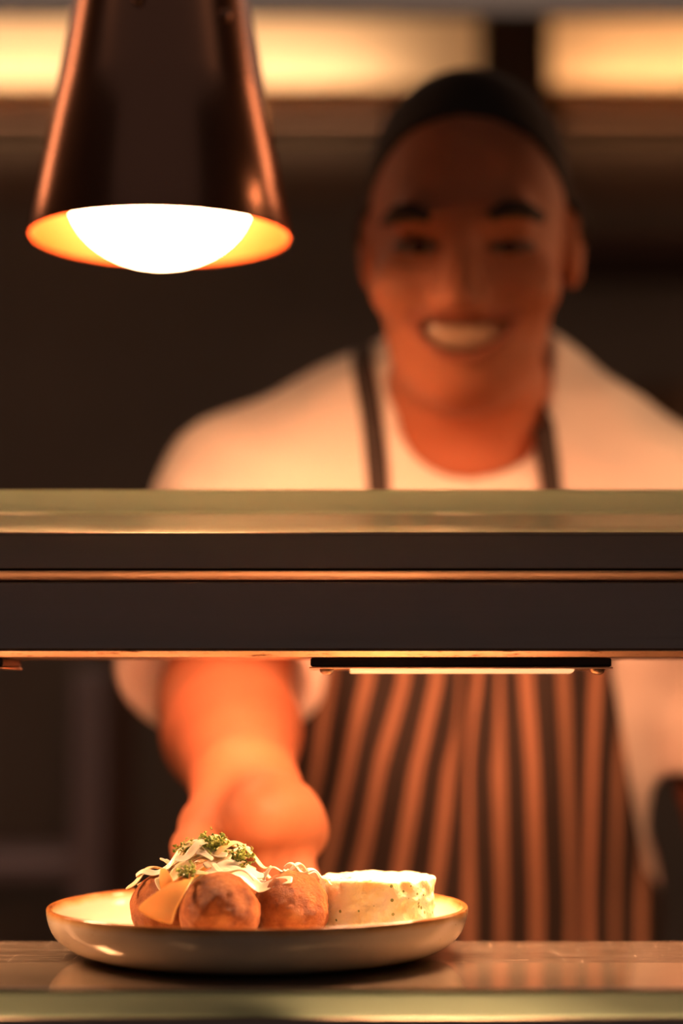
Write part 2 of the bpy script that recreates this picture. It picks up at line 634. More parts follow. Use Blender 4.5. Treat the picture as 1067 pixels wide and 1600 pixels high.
# wall shelves with a tub at the right
zs = P(950, 405, 3.2).z
o = obj('wall_shelf', box(bmesh.new(), P(880, 400, 3.2).x, P(1400, 400, 3.2).x, 3.13, YB, zs, zs + .03, .004), M['rack'], None, False)
tag(set_origin(o, (P(1000, 400, 3.2).x, YB, zs)), 'dim upper wall shelf beside the ear of the chef', 'shelf')
zs2 = P(1045, 730, 3.2).z
o = obj('wall_shelf', box(bmesh.new(), P(980, 700, 3.2).x, P(1400, 700, 3.2).x, 3.13, YB, zs2 - .03, zs2, .004), M['rack'], None, False)
tag(set_origin(o, (P(1100, 700, 3.2).x, YB, zs2)), 'dim lower wall shelf over the shoulder of the chef, carrying a brown tub', 'shelf')
tub = thing('storage_tub', 'dim brown storage tub on the lower wall shelf at the right edge', 'tub', (P(1050, 700, 3.2).x, 3.25, zs2))
bm = bmesh.new(); lathe(bm, [(0, 0), (.045, 0), (.05, .004), (.058, .115), (.058, .12), (.0, .12)], (P(1050, 700, 3.22).x, 3.25, zs2), 48)
obj('bowl', bm, M['boxmat'], tub)
bm = bmesh.new(); lathe(bm, [(0, .1202), (.062, .1202), (.063, .124), (.06, .132), (0, .134)], (P(1050, 700, 3.22).x, 3.25, zs2), 48)
obj('lid', bm, M['boxmat'], tub)

# ------------------------------------------------------------------ the pass counter
ZT = .95
XC = .75
YF, YK = .972, 1.167
ct = thing('pass_counter', 'steel serving counter with scratched top and green glass front edge under the plate', 'counter', (0, 1.07, 0))
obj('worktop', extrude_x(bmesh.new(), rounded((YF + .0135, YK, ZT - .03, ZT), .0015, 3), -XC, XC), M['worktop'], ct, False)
bm = extrude_x(bmesh.new(), rounded((YF, YF + .0133, ZT - .0125, ZT), .0018, 4), -XC, XC)
for f in bm.faces: f.material_index = 1 if f.calc_center_median().y < YF + .0012 else 0
obj('glass_edge', bm, [M['glass'], M['glass_edge']], ct, False)
o = obj('under_rail', extrude_x(bmesh.new(), rounded((YF + .001, YF + .0133, ZT - .03, ZT - .0128), .001, 2), -XC, XC), M['dark_steel'], ct, False)
bm = bmesh.new(); box(bm, -XC + .01, XC - .01, YF + .03, YK - .012, .08, ZT - .0305, .003)
obj('cabinet', bm, M['hood'], ct, False)
bm = bmesh.new(); box(bm, -XC + .03, XC - .03, YF + .05, YK - .03, 0, .0795)
obj('plinth', bm, M['black'], ct, False)

# ------------------------------------------------------------------ the gantry shelf
zf = lambda py: P(500, py, 1.085).z
ga = thing('gantry_shelf', 'raised serving shelf of dark steel rails topped by thick greenish glass', 'gantry shelf', (0, 1.12, ZT))
zg0, zg1 = P(500, 803, .98).z, P(500, 764, .98).z
bm = bmesh.new()
extrude_x(bm, rounded((.98, 1.22, zg0, zg1), .0022, 4), -.62, .62)
for f in bm.faces:
    c = f.calc_center_median()
    f.material_index = 1 if (c.y < .9825 or c.y > 1.2175 or abs(c.x) > .61) else 0
obj('glass_shelf', bm, [M['glass'], M['glass_edge']], ga, False)
obj('top_rail', extrude_x(bmesh.new(), rounded((1.0885, 1.165, zf(891), zg0 - .0002), .002, 4), -.6, .6), M['dark_steel'], ga)
ga.children[-1].data.polygons.foreach_set('use_smooth', [False] * len(ga.children[-1].data.polygons))
zc = (zf(892) + zf(908)) / 2
bm = bmesh.new()
pr = [(1.0875, zf(891.5)), (1.0812, zf(891.8)), (1.0802, zf(892.6))]
for k in range(9):
    a = math.radians(28 + 44 * k / 8)
    pr.append((1.0797 + .0105 * (math.cos(math.radians(28)) - math.cos(a)), 0))
z0_, z1_ = zf(893.4), zf(907.5)
pr[3:] = [(q[0], z0_ + (z1_ - z0_) * (math.sin(math.radians(28 + 44 * k / 8)) - math.sin(math.radians(28))) / (math.sin(math.radians(72)) - math.sin(math.radians(28)))) for k, q in enumerate(pr[3:])]
pr += [(1.0875, zf(908.4))]
obj('bead', extrude_x(bm, pr, -.6, .6), M['bead'], ga, False)
zl0, zl1 = zf(1027), zf(909)
bm = bmesh.new()
obj('fascia', extrude_x(bm, rounded((1.085, 1.10, zf(1015.5) + .0001, zl1), .0008, 3), -.6, .6), M['dark_steel'], ga, False)
obj('bottom_lip', extrude_x(bmesh.new(), [(1.165, zf(1015.5)), (1.0820, zf(1015.5)), (1.0812, zf(1016.3)), (1.0812, zf(1017.6)), (1.0840, zf(1024)), (1.0852, zl0 + .0002), (1.0865, zl0), (1.165, zl0)], -.6, .6), M['lip'], ga, False)
bm = bmesh.new(); box(bm, -.6, .6, 1.1005, 1.1648, zf(1015.5) + .0001, zf(891) - .0004)
obj('core', bm, M['dark_steel'], ga, False)
for x in (-.59, .55):
    bm = bmesh.new(); box(bm, x, x + .04, 1.105, 1.145, ZT, zl0 - .0002, .004)
    obj('post', bm, M['steel'], ga, False)


def fixture(x0, x1, y0, y1, label, lens_col=True):
    """slim heat lamp under the shelf: housing, lens, screws"""
    z1 = zl0 - .0003
    h = .0048
    f = thing('heat_lamp', label, 'heat lamp', ((x0 + x1) / 2, (y0 + y1) / 2, z1), 'slim heat lamps under the gantry shelf')
    bm = bmesh.new(); box(bm, x0, x1, y0, y1, z1 - h, z1, .0012, 3)
    obj('housing', bm, M['housing'], f)
    bm = bmesh.new()
    box(bm, x0 - .0006, x1 + .0006, y0 - .0008, y1 + .0008, z1 - h - .0010, z1 - h - .0001, .0004, 2)
    obj('rim', bm, M['bead'], f)
    bm = bmesh.new()
    pr = []
    for k in range(13):
        a = PI * k / 12
        pr.append(((y0 + y1) / 2 - (y1 - y0) * .42 * math.cos(a), z1 - h - .0012 - .0022 * math.sin(a)))
    extrude_x(bm, pr, x0 + .022, x1 - .020)
    obj('lens', bm, M['lens'], f)
    for x in (x0 + .009, x1 - .007):
        bm = bmesh.new()
        lathe(bm, [(0, -.0032), (.0020, -.0030), (.0036, -.0020), (.0040, -.0004), (.0040, 0), (0, 0)], (x, y0 + .0075, z1 - h - .0011), 24)
        obj('screw', bm, M['lip'], f)
    return f


xf0, xf1 = P(485, 1030, 1.092).x, P(955, 1030, 1.092).x
fx = fixture(xf0, xf1, 1.0895, 1.150, 'slim lit heat lamp under the middle of the gantry shelf')
fx2 = fixture(xf0 - .168 - (xf1 - xf0) + .0005, xf0 - .168, 1.0895, 1.150, 'slim heat lamp whose right end shows at the left edge of the shelf')

# ------------------------------------------------------------------ hanging lamp
LY = 1.30
lc = P(250, 371, LY)
s = LY / FPX
R0 = 209 * s
slope = (209 - 143) / 371.0
zt = 0.30
lamp = thing('pendant_lamp', 'conical dark copper heat lamp hanging above the shelf with glowing bulb', 'lamp', (lc.x, LY, lc.z))
th = .0016
rtop = R0 - slope * zt
prof = [(R0 - th, 0.0), (R0 - th * .5, -.0008), (R0, 0.0), (R0 - slope * .1, .1), (R0 - slope * .2, .2), (rtop, zt), (rtop - .004, zt + .006), (.02, zt + .014), (0, zt + .014)]
bm = bmesh.new(); lathe(bm, prof, lc, 128)
shade = obj('shade', bm, M['copper'], lamp)
prof = [(R0 - th - .0001, 0.0), (R0 - slope * .1 - th, .1), (R0 - slope * .2 - th, .2), (rtop - th, zt - .002), (0, zt - .002)]
bm = bmesh.new(); lathe(bm, prof, lc, 128)
obj('lining', bm, M['copper_in'], shade)
rb = 146 * s
bp = [(0, -.0195)]
for k in range(1, 13):
    a = PI / 2 * k / 12
    bp.append((rb * math.sin(a), .026 - .0455 * math.cos(a)))
bp += [(rb * .98, .036), (rb * .8, .06), (rb * .5, .09), (.02, .115), (.018, .14), (0, .14)]
bm = bmesh.new(); lathe(bm, bp, lc, 96)
obj('bulb', bm, M['bulb'], lamp)
bm = bmesh.new(); lathe(bm, [(0, .14), (.022, .14), (.022, zt - .0025), (0, zt - .0025)], lc, 48)
obj('socket', bm, M['black'], lamp)
bm = bmesh.new(); lathe(bm, [(.02, zt + .014), (.02, zt + .05), (.012, zt + .06), (0, zt + .06)], lc, 48)
obj('cap', bm, M['copper'], lamp)
bm = bmesh.new(); tube(bm, [(lc.x, LY, lc.z + zt + .058), (lc.x, LY, ZC)], .004, 10)
obj('cord', bm, M['black'], lamp)
for px, py in ((228, 3), (357, 16)):  # small copper bumps added in place of bright glints on the shade
    a = (px - 250) / (143.)
    x = lc.x + (px - 250) * s
    z = P(px, py, LY - .055).z
    rad = R0 - slope * (z - lc.z)
    ang = math.asin(max(-1, min(1, (x - lc.x) / rad)))
    bm = bmesh.new()
    bmesh.ops.create_uvsphere(bm, u_segments=20, v_segments=12, radius=.0042)
    for v in bm.verts:
        v.co = Vector((v.co.x, v.co.y, v.co.z * 1.3)) + Vector((x, LY - rad * math.cos(ang) - .0005, z))
    obj('glint_bump', bm, M['copper'], shade)

# ------------------------------------------------------------------ plate and food
PC = Vector((-.0460, 1.109, ZT))
PR = .1175
prof = [(0, .0012), (.066, .0012), (.067, .0), (.078, .0), (.088, .0006), (.097, .0022), (.105, .0052), (.111, .0095), (.1148, .0145), (.1167, .020), (PR, .0252), (PR - .0003, .0268), (PR - .0016, .0274), (PR - .0030, .0266),
        (PR - .0045, .022), (.110, .0165), (.104, .0115), (.093, .0085), (.08, .0075), (0, .0072)]
bm = bmesh.new(); lathe(bm, prof, (0, 0, 0), 160)
for v in bm.verts: v.co.x *= .984; v.co.y *= .984
plate = obj('plate', bm, M['plate'])
plate.location = PC
tag(plate, 'shallow cream stoneware plate with brown rim holding meatballs on the counter', 'plate')
md = plate.modifiers.new('sub', 'SUBSURF'); md.levels = 1; md.render_levels = 1
ZP = ZT + .0076


def lumpy(center, rad, seed, squash=(1, 1, 1), amp=.05, fr=60, sub=5):
    bm = bmesh.new()
    bmesh.ops.create_icosphere(bm, subdivisions=sub, radius=1.0)
    for v in bm.verts:
        n = v.co.normalized()
        q = n * rad * fr + Vector((seed * 7.1, seed * 3.3, seed))
        d = 1 + amp * (mnoise.noise(q) + .55 * mnoise.noise(q * 2.3) + .38 * mnoise.noise(q * 5.1) + .26 * mnoise.noise(q * 11.3))
        v.co = Vector((n.x * squash[0], n.y * squash[1], n.z * squash[2])) * rad * d
    zmin = min(v.co.z for v in bm.verts)
    for v in bm.verts: v.co.z -= zmin
    return bm


balls = [((-.0643, 1.0600), .0208, 'front browned meatball resting nearest the plate rim'),
         ((-.0275, 1.0860), .0205, 'browned meatball beside the mashed potato'),
         ((-.0955, 1.0960), .0195, 'browned meatball at the left end of the pile, half behind the onion strip'),
         ((-.0600, 1.1220), .0205, 'browned meatball at the back, buried under the onion and herbs')]
for i, ((x, y), r, lab) in enumerate(balls):
    bm = lumpy((x, y), r, i + 3, (1.02, 1.0, .97), .068)
    o = obj('meatball', bm, M['meat'])
    o.location = (x, y, ZP)
    tag(o, lab, 'meatball', 'meatballs on the plate')

# mash: a moulded round of crushed potato
mc = (.0200, 1.112)
def mash_f(p):
    q = p - np.array((mc[0], mc[1], ZP + .0160), np.float32)
    r = np.sqrt(q[:, 0] ** 2 + q[:, 1] ** 2) - .0300
    a = np.abs(q[:, 2]) - .0155
    d = np.minimum(np.maximum(r, a), 0) + np.sqrt(np.maximum(r, 0) ** 2 + np.maximum(a, 0) ** 2) - .0012
    w = p * 260
    d += .0011 * (np.sin(w[:, 0] * 1.1 + 2 * np.sin(w[:, 2])) * np.sin(w[:, 1] * 1.3 + np.sin(w[:, 0] * .7)) * np.sin(w[:, 2] * 1.2 + 1))
    w = p * 620
    d += .0005 * np.sin(w[:, 0] + np.sin(w[:, 1])) * np.sin(w[:, 1] * 1.1) * np.sin(w[:, 2] * .9 + np.sin(w[:, 0]))
    return d
me = surface(mash_f, (mc[0] - .036, mc[1] - .036, ZP - .004), (mc[0] + .036, mc[1] + .036, ZP + .042), .0009, slack=.003)
zmn = min(v.co.z for v in me.vertices)
me.transform(Matrix.Translation((0, 0, ZP - zmn)))
mash = obj('mashed_potato', me, M['mash'])
tag(set_origin(mash, (mc[0], mc[1], ZP)), 'round moulded mound of herbed mashed potato on the right of the plate', 'mashed potato')
# crushed bits along its top edge belong to the mash
bm = bmesh.new()
rnd = random.Random(3)
for k in range(26):
    a = rnd.uniform(0, 2 * PI)
    r = rnd.uniform(.3, 1) * .0285
    b2 = bmesh.ops.create_icosphere(bm, subdivisions=2, radius=rnd.uniform(.0008, .0018))
    for v in b2['verts']:
        v.co = Vector((v.co.x * 1.2, v.co.y, v.co.z * .8)) + Vector((mc[0] + r * math.cos(a), mc[1] + r * math.sin(a), ZP + .0331))
ob = obj('potato_crumbs', bm, M['mash'], mash)
ob['kind'] = 'stuff'


# onion topping draped over the meatballs
def top_z(x, y):
    z = ZP
    for (bx, by), r, _ in balls:
        d2 = (x - bx) ** 2 + (y - by) ** 2
        if d2 < r * r: z = max(z, ZP + r * .97 + math.sqrt(r * r - d2))
    m = ZP + .0455 * math.exp(-(((x + .068) / .036) ** 4 + ((y - 1.100) / .034) ** 4))
    return max(z, m)


def nrm(x, y):
    e = .004
    return Vector((top_z(x - e, y) - top_z(x + e, y), top_z(x, y - e) - top_z(x, y + e), 2 * e)).normalized()


def strand(p0, p1, w, lift, curl, m, label, name='onion_sliver', cat='onion', group='onion slivers on the meatballs', seed=0, thick=.0011, cup=.12):
    n = 14
    r = random.Random(seed)
    ph = r.uniform(0, 6)
    pts, nor, ws = [], [], []
    dx, dy = p1[0] - p0[0], p1[1] - p0[1]
    L = math.hypot(dx, dy)
    for i in range(n):
        u = i / (n - 1)
        sd = curl * math.sin(u * PI * 1.3 + ph)
        x = p0[0] + dx * u - dy / L * sd
        y = p0[1] + dy * u + dx / L * sd
        z = (top_z(x, y) + top_z(x + .003, y) + top_z(x - .003, y) + top_z(x, y + .003) + top_z(x, y - .003)) / 5
        z = max(z, top_z(x, y), ZP + .030) + lift + .0025 * math.sin(u * PI * 2 + ph) + .0005
        pts.append(Vector((x, y, z)))
        nn = nrm(x, y) + Vector((r.uniform(-.25, .25), -.35, .25))
        nor.append(nn.normalized())
        ws.append(w * (.45 + .55 * math.sin(PI * (0.12 + .76 * u))))
    bm = bmesh.new()
    ribbon(bm, pts, nor, ws, thick, cup)
    o = obj(name, bm, m)
    c = sum(pts, Vector()) / n
    set_origin(o, c)
    md = o.modifiers.new('sub', 'SUBSURF'); md.levels = 1; md.render_levels = 1
    return tag(o, label, cat, group)


gen = 'thin pale cooked onion sliver in the tangle on top of the meatballs'
# broad pale strip lying over the front and right meatball
strand((-.083, 1.074), (-.026, 1.074), .0075, .0012, .003, M['onion_white'], 'glossy white onion strip curving over the front meatball towards the right', seed=2)
strand((-.098, 1.083), (-.079, 1.077), .011, .0018, .002, M['onion'], 'broad golden onion piece on top of the left meatball', seed=9)
strand((-.112, 1.093), (-.090, 1.088), .005, .0030, .001, M['onion_white'], 'short white onion end sticking out to the left of the pile', seed=4)
rnd = random.Random(11)
for k in range(34):
    cx = rnd.gauss(-.068, .018)
    cy = rnd.gauss(1.094, .012)
    a = rnd.uniform(-.7, .7) + (PI if rnd.random() < .5 else 0)
    L = rnd.uniform(.018, .034)
    strand((cx - math.cos(a) * L / 2, cy - math.sin(a) * L / 2 * .8), (cx + math.cos(a) * L / 2, cy + math.sin(a) * L / 2 * .8),
           rnd.uniform(.003, .0075), rnd.uniform(.000, .008) - (.006 if k % 3 == 0 else 0), rnd.uniform(.001, .004), M['onion'] if rnd.random() < .6 else M['onion_white'], gen, seed=100 + k)
rnd = random.Random(5)
for k in range(4):
    cx, cy = rnd.uniform(-.036, -.018), rnd.uniform(1.080, 1.092)
    a = rnd.uniform(-.6, .6)
    strand((cx - .007, cy - .003 * a), (cx + .007, cy + .006 * a), .0035, .0008, .001, M['onion_white'],
           'small pale onion bit on the meatball beside the mashed potato', group='onion bits on the right meatball', seed=300 + k)

# big translucent strip standing in front of the left meatball
pts = [P(300, 1366, 1.062), P(287, 1378, 1.052), P(272, 1394, 1.046), P(258, 1410, 1.042), P(247, 1424, 1.038), P(240, 1437, 1.034)]
ws = [.004, .0075, .0110, .0145, .018, .021]
bm = bmesh.new()
ribbon(bm, pts, [Vector((-.15 + .05 * i, -1, .45)).normalized() for i in range(6)], ws, .0014, .10, 6)
o = obj('onion_strip', bm, M['peel'])
set_origin(o, pts[3])
md = o.modifiers.new('sub', 'SUBSURF'); md.levels = 2; md.render_levels = 2
tag(o, 'wide amber onion strip hanging down in front of the left meatball', 'onion')
pts = [P(254, 1356, 1.068), P(258, 1372, 1.062), P(262, 1388, 1.060), P(263, 1404, 1.060)]
bm = bmesh.new()
ribbon(bm, pts, [Vector((.3, -1, .3)).normalized()] * 4, [.002, .0075, .0085, .006], .0012, .10, 6)
o = obj('onion_strip', bm, M['peel'])
set_origin(o, pts[2])
md = o.modifiers.new('sub', 'SUBSURF'); md.levels = 2; md.render_levels = 2
tag(o, 'narrow upright amber onion wedge just behind the wide amber strip', 'onion')


def herb(px, py, Y, size, n, seed, label):
    r = random.Random(seed)
    c = P(px, py, Y)
    bm = bmesh.new()
    for k in range(n):
        d = Vector((r.gauss(0, 1), r.gauss(0, .8), r.gauss(0, .7)))
        d = d.normalized() * size * r.uniform(.15, 1)
        p = c + d
        L = r.uniform(.0016, .0036)
        ax = Vector((r.uniform(-1, 1), r.uniform(-1, 1), r.uniform(-.4, 1))).normalized()
        nn = ax.cross(Vector((r.uniform(-1, 1), r.uniform(-1, 1), r.uniform(-1, 1)))).normalized()
        pts = [p + ax * L * (j / 4 - .5) + nn * .0009 * math.sin(j / 4 * PI) for j in range(5)]
        ribbon(bm, pts, [nn] * 5, [L * .15, L * .55, L * .7, L * .5, L * .1], .00035, .15, 2)
    for k in range(4):
        d = Vector((r.gauss(0, 1), r.gauss(0, .6), r.gauss(0, .6))).normalized() * size
        tube(bm, [c, c + d * .5 + Vector((0, 0, .001)), c + d], .00035, 6)
    o = obj('herb_sprig', bm, M['herb'])
    set_origin(o, c)
    return tag(o, label, 'herb', 'chopped green herbs on the meatballs')


herb(333, 1318, 1.088, .0088, 110, 1, 'largest tuft of chopped green herb crowning the meatball pile')
herb(376, 1338, 1.086, .0078, 70, 2, 'pale green herb tuft to the right of the crowning tuft')
herb(291, 1361, 1.058, .0056, 55, 3, 'small dark green herb tuft low between left and front meatball')
herb(290, 1326, 1.090, .0065, 40, 4, 'faint green herb scatter at the upper left of the pile')

# ------------------------------------------------------------------ the chef
XB = P(720, 1000, 1.66).x
J_L = P(385, 790, 1.66); E_L = P(352, 1100, 1.52); W_L = P(383, 1232, 1.315)
J_R = P(1078, 850, 1.66); E_R = P(1138, 1205, 1.80); W_R = P(1165, 1440, 1.88)
NB = P(735, 660, 1.60)                                      # base of the neck
HC = P(726, 352, 1.49)                                      # head centre
HF = (CAM - HC).normalized()                                # face looks at the diner
HR = HF.cross(Vector((0, 0, 1))).normalized() * -1
if HR.x < 0: HR = -HR
HU = HR.cross(-HF).normalized()
if HU.z < 0: HU = -HU
HB = np.array([list(HR), list(-HF), list(HU)], np.float32)  # rows: local x, y(back), z


def hl(px, py, ly):
    """point on the head, in head coordinates, seen at a pixel and lying ly behind (+) or before (-) the head centre"""
    d = ray(px, py)
    n = -HF
    tt = ((HC + n * ly) - CAM).dot(n) / d.dot(n)
    q = CAM + d * tt - HC
    return (q.dot(HR), ly, q.dot(HU))


def torso(p):
    d = el(p, (XB, 1.69, 1.20), (.185, .125, .17))
    d = smin(d, el(p, (XB, 1.745, 1.06), (.168, .130, .15)), .06)
    d = smin(d, el(p, (XB, 1.815, .91), (.175, .130, .13)), .06)
    for J, s in ((J_L, -1), (J_R, 1)):
        d = smin(d, rc(p, P(735 + s * 70, 650, 1.64), J, .055, .058), .05)
        d = smin(d, rc(p, P(735 + s * 60, 800, 1.62), P(735 + s * 250, 850, 1.64), .07, .06), .06)
    return d


L_HIP = {s: (XB + s * .085, 1.83, .86) for s in (-1, 1)}
L_KNE = {s: (XB + s * .10, 1.79, .48) for s in (-1, 1)}
L_ANK = {s: (XB + s * .11, 1.84, .09) for s in (-1, 1)}


def legs(p):
    d = None
    for s in (-1, 1):
        e = smin(rc(p, L_HIP[s], L_KNE[s], .082, .056), rc(p, L_KNE[s], L_ANK[s], .056, .038), .03)
        e = smin(e, rc(p, L_ANK[s], (L_ANK[s][0] + s * .02, 1.70, .035), .034, .028), .02)
        d = e if d is None else np.minimum(d, e)
    return d


MOU = hl(725, 520, -.085)
def head(p):
    q = (p - A3(HC)) @ HB.T
    d = el(q, (.003, .018, .030), (.0745, .095, .086))
    d = smin(d, el(q, (.001, -.012, -.035), (.0685, .078, .088)), .03)
    d = smin(d, el(q, hl(728, 560, -.028), (.052, .054, .040)), .03)
    d = smin(d, el(q, hl(728, 600, -.055), (.026, .026, .020)), .02)                 # chin
    d = smin(d, rc(q, hl(640, 338, -.078), hl(805, 333, -.078), .010, .010), .02)    # brow
    for a, b in ((627, 452), (826, 450)): d = smin(d, el(q, hl(a, b, -.056), (.023, .026, .022)), .018)   # cheeks
    for a in (655, 795): d = smax(d, -el(q, hl(a, 388, -.100), (.026, .021, .0135)), .012)               # sockets
    n0, n1 = hl(718, 372, -.084), hl(715, 462, -.106)
    d = smin(d, rc(q, n0, n1, .0075, .0135), .012)
    for a in (690, 740): d = smin(d, el(q, hl(a, 468, -.094), (.010, .012, .009)), .008)
    # smiling mouth, corners raised
    m = q - A3((MOU[0], 0, MOU[2]))
    zz = m[:, 2] - 9.0 * m[:, 0] ** 2 + .004
    lip = np.sqrt((m[:, 0] / .034) ** 2 + (zz / .0145) ** 2)
    yy = (m[:, 1] + .086 - 9.0 * m[:, 0] ** 2)
    ring = np.sqrt(((lip - 1) * .013) ** 2 + yy ** 2) - .0032
    d = smin(d, ring, .007)
    cav = np.maximum((np.sqrt((m[:, 0] / .031) ** 2 + (zz / .0105) ** 2) - 1) * .0105, yy - .014)
    d = smax(d, -cav, .003)
    for a, b, s, by in ((579, 385, -1, .030), (893, 383, 1, .012)):
        c = hl(a, b, by)
        e = el(q, c, (.011, .022, .034))
        e = smax(e, -el(q, (c[0] + s * .010, c[1] - .006, c[2] + .002), (.008, .012, .022)), .005)
        d = smin(d, e, .008)
    return d


NECK_T = HC + HU * -.085 - HF * -.0 + (-HF) * .02
def hand_sdf(p, W, kn, chains, thumb, rk=.0135, wr=.027, tr=(.021, .0145, .0115)):
    d = None
    for k in kn:
        e = rc(p, W, k, wr * .72, rk)
        d = e if d is None else smin(d, e, .016)
    for i in range(3): d = smin(d, rc(p, kn[i], kn[i + 1], rk, rk), .014)
    fing = None
    for ch, r in chains:
        e = None
        for i in range(len(ch) - 1):
            s = rc(p, ch[i], ch[i + 1], r * (1 - .09 * i), r * (.93 - .09 * i))
            e = s if e is None else smin(e, s, .004)
        fing = e if fing is None else np.minimum(fing, e)
    d = smin(d, fing, .006)
    e = rc(p, thumb[0], thumb[1], tr[0], tr[1])
    e = smin(e, rc(p, thumb[1], thumb[2], tr[1] * .92, tr[2]), .006)
    e = smin(e, rc(p, thumb[2], thumb[3], tr[2], .0095), .004)
    return smin(d, e, .008)


# his right hand: fingers under the rim, thumb over it
KN = [P(398, 1272, 1.235), P(424, 1266, 1.246), P(447, 1278, 1.259), P(462, 1300, 1.272)]
def under(k, dx, tip):
    return [k, Vector((k.x + .004 + dx * .3, 1.250, .978)), Vector((k.x + .004 + dx * .7, 1.228, .9455)), Vector((k.x + .003 + dx, tip, .9415))]
CHL = [(under(KN[0], -.002, 1.196), .0095), (under(KN[1], .000, 1.190), .0098), (under(KN[2], .004, 1.194), .0094), (under(KN[3], .010, 1.204), .0084)]
RIMP = Vector((P(312, 1380, 1.21).x, 0, 0))
TH_L = [P(358, 1262, 1.288), P(326, 1292, 1.254), P(302, 1326, 1.226), P(304, 1362, 1.200)]
# his left hand, hanging loose
def axis_pt(o, d, k): return o + d * k
dn = (W_R - E_R).normalized()
KR = [W_R + dn * .078 + Vector((-.030 + .02 * i, -.012 + .006 * i, 0)) for i in range(4)]
CHR = []
for i, k in enumerate(KR):
    ln = (.042, .046, .043, .034)[i]
    a = k + (dn + Vector((0, .15, 0))).normalized() * ln
    b = a + (dn + Vector((.05, .55, 0))).normalized() * ln * .62
    c = b + (dn + Vector((.05, .95, 0))).normalized() * ln * .5
    CHR.append(([k, a, b, c], (.0092, .0095, .0092, .0082)[i]))
t0 = W_R + dn * .02 + Vector((-.018, -.01, 0))
TH_R = [t0, t0 + Vector((-.022, -.012, -.03)), t0 + Vector((-.030, -.016, -.060)), t0 + Vector((-.028, -.012, -.083))]


def arms(p):
    d = rc(p, J_L, E_L, .056, .047)
    fl = rc(p, E_L, E_L.lerp(W_L, .35), .047, .0495)
    fl = smin(fl, rc(p, E_L.lerp(W_L, .35), W_L, .0495, .0315), .01)
    d = smin(d, fl, .02)
    d = smin(d, hand_sdf(p, W_L, KN, CHL, TH_L, .0170, .034, (.025, .0185, .0135)), .018)
    e = rc(p, J_R, E_R, .056, .046)
    e = smin(e, rc(p, E_R, W_R, .047, .031), .015)
    e = smin(e, hand_sdf(p, W_R, KR, CHR, TH_R), .012)
    return np.minimum(d, e)


def body(p):
    d = smin(torso(p), legs(p), .03)
    d = smin(d, arms(p), .02)
    d = smin(d, rc(p, NB + Vector((0, .03, -.02)), NECK_T, .066, .058), .03)
    return smin(d, head(p), .018)


chef = thing('person', 'smiling chef in a white shirt and striped apron reaching a plate onto the counter', 'person', (XB, 1.82, 0))
me = surface(body, (J_L.x - .09, 1.16, -.01), (J_R.x + .12, 2.0, 1.60), .0036)
lipv = []
for v in me.vertices:
    q = v.co - HC
    x, y, z = q.dot(HR) - MOU[0], -q.dot(HF), q.dot(HU) - MOU[2]
    zz = z - 9 * x * x + .004
    e = math.sqrt((x / .034) ** 2 + (zz / .0145) ** 2)
    lipv.append(1.0 if (y < -.05 and .55 < e < 1.25) else 0.0)
at = me.attributes.new('lip', 'FLOAT', 'POINT')
at.data.foreach_set('value', lipv)
body_o = obj('body', me, M['skin'], chef)

# teeth
bm = bmesh.new()
pts, nor = [], []
for k in range(15):
    x = (k / 14 * 2 - 1) * .030
    lz = MOU[2] + 8.2 * x * x - .0035
    ly = -.0795 + 9.5 * x * x
    w = HC + HR * (MOU[0] + x) + (-HF) * ly + HU * lz
    pts.append(w)
    nor.append((HF + HR * (x * 14)).normalized())
ribbon(bm, pts, nor, [.006 + .0115 * math.sqrt(max(0, 1 - (k / 7 - 1) ** 2)) for k in range(15)], .003, 0, 4)
obj('teeth', bm, M['teeth'], chef)
# squinting eyes
for a in (655, 795):
    c = hl(a, 386, -.0735)
    bm = bmesh.new()
    bmesh.ops.create_uvsphere(bm, u_segments=24, v_segments=16, radius=.0145)
    for v in bm.verts:
        v.co = HC + HR * (c[0] + v.co.x * 1.4) + (-HF) * (c[1] + v.co.y * .85) + HU * (c[2] + v.co.z * .36)
    for f in bm.faces:
        q = f.calc_center_median() - HC
        f.material_index = 1 if math.hypot(q.dot(HR) - c[0], (q.dot(HU) - c[2])) < .0056 else 0
    obj('eye', bm, [M['eyeball'], M['iris']], chef)


# hair and eyebrows
def hair_f(p):
    q = (p - A3(HC)) @ HB.T
    d = head(p) - .0028
    line = .078 - .55 * np.maximum(q[:, 1] + .045, 0) - 7 * q[:, 0] ** 2
    d = smax(d, (line - q[:, 2]) * .85, .006)
    return smax(d, -(head(p) + .003), .001)
lo = HC - Vector((.12, .14, .10)); hi = HC + Vector((.12, .16, .16))
obj('hair', surface(hair_f, lo, hi, .0025), M['hair'], chef)
for pl in (((601, 346), (622, 334), (645, 331), (672, 340)), ((764, 338), (790, 327), (818, 327), (846, 340))):
    bm = bmesh.new()
    pp = []
    for a, b in pl:
        dd = ray(a, b)
        pts_ = np.array([A3(CAM + dd * tt) for tt in np.linspace(1.30, 1.60, 400)], np.float32)
        hd = head(pts_)
        i = int(np.argmax(hd < 0)) if (hd < 0).any() else int(np.argmin(hd))
        pp.append(Vector(pts_[i].tolist()))
    fine = []
    for i in range(3):
        for k in range(4): fine.append(pp[i].lerp(pp[i + 1], k / 4))
    fine.append(pp[3])
    tube(bm, fine, [.0030 + .0040 * math.sin(PI * (k + .6) / 13.5) for k in range(len(fine))], 8)
    obj('eyebrow', bm, M['hair'], chef)


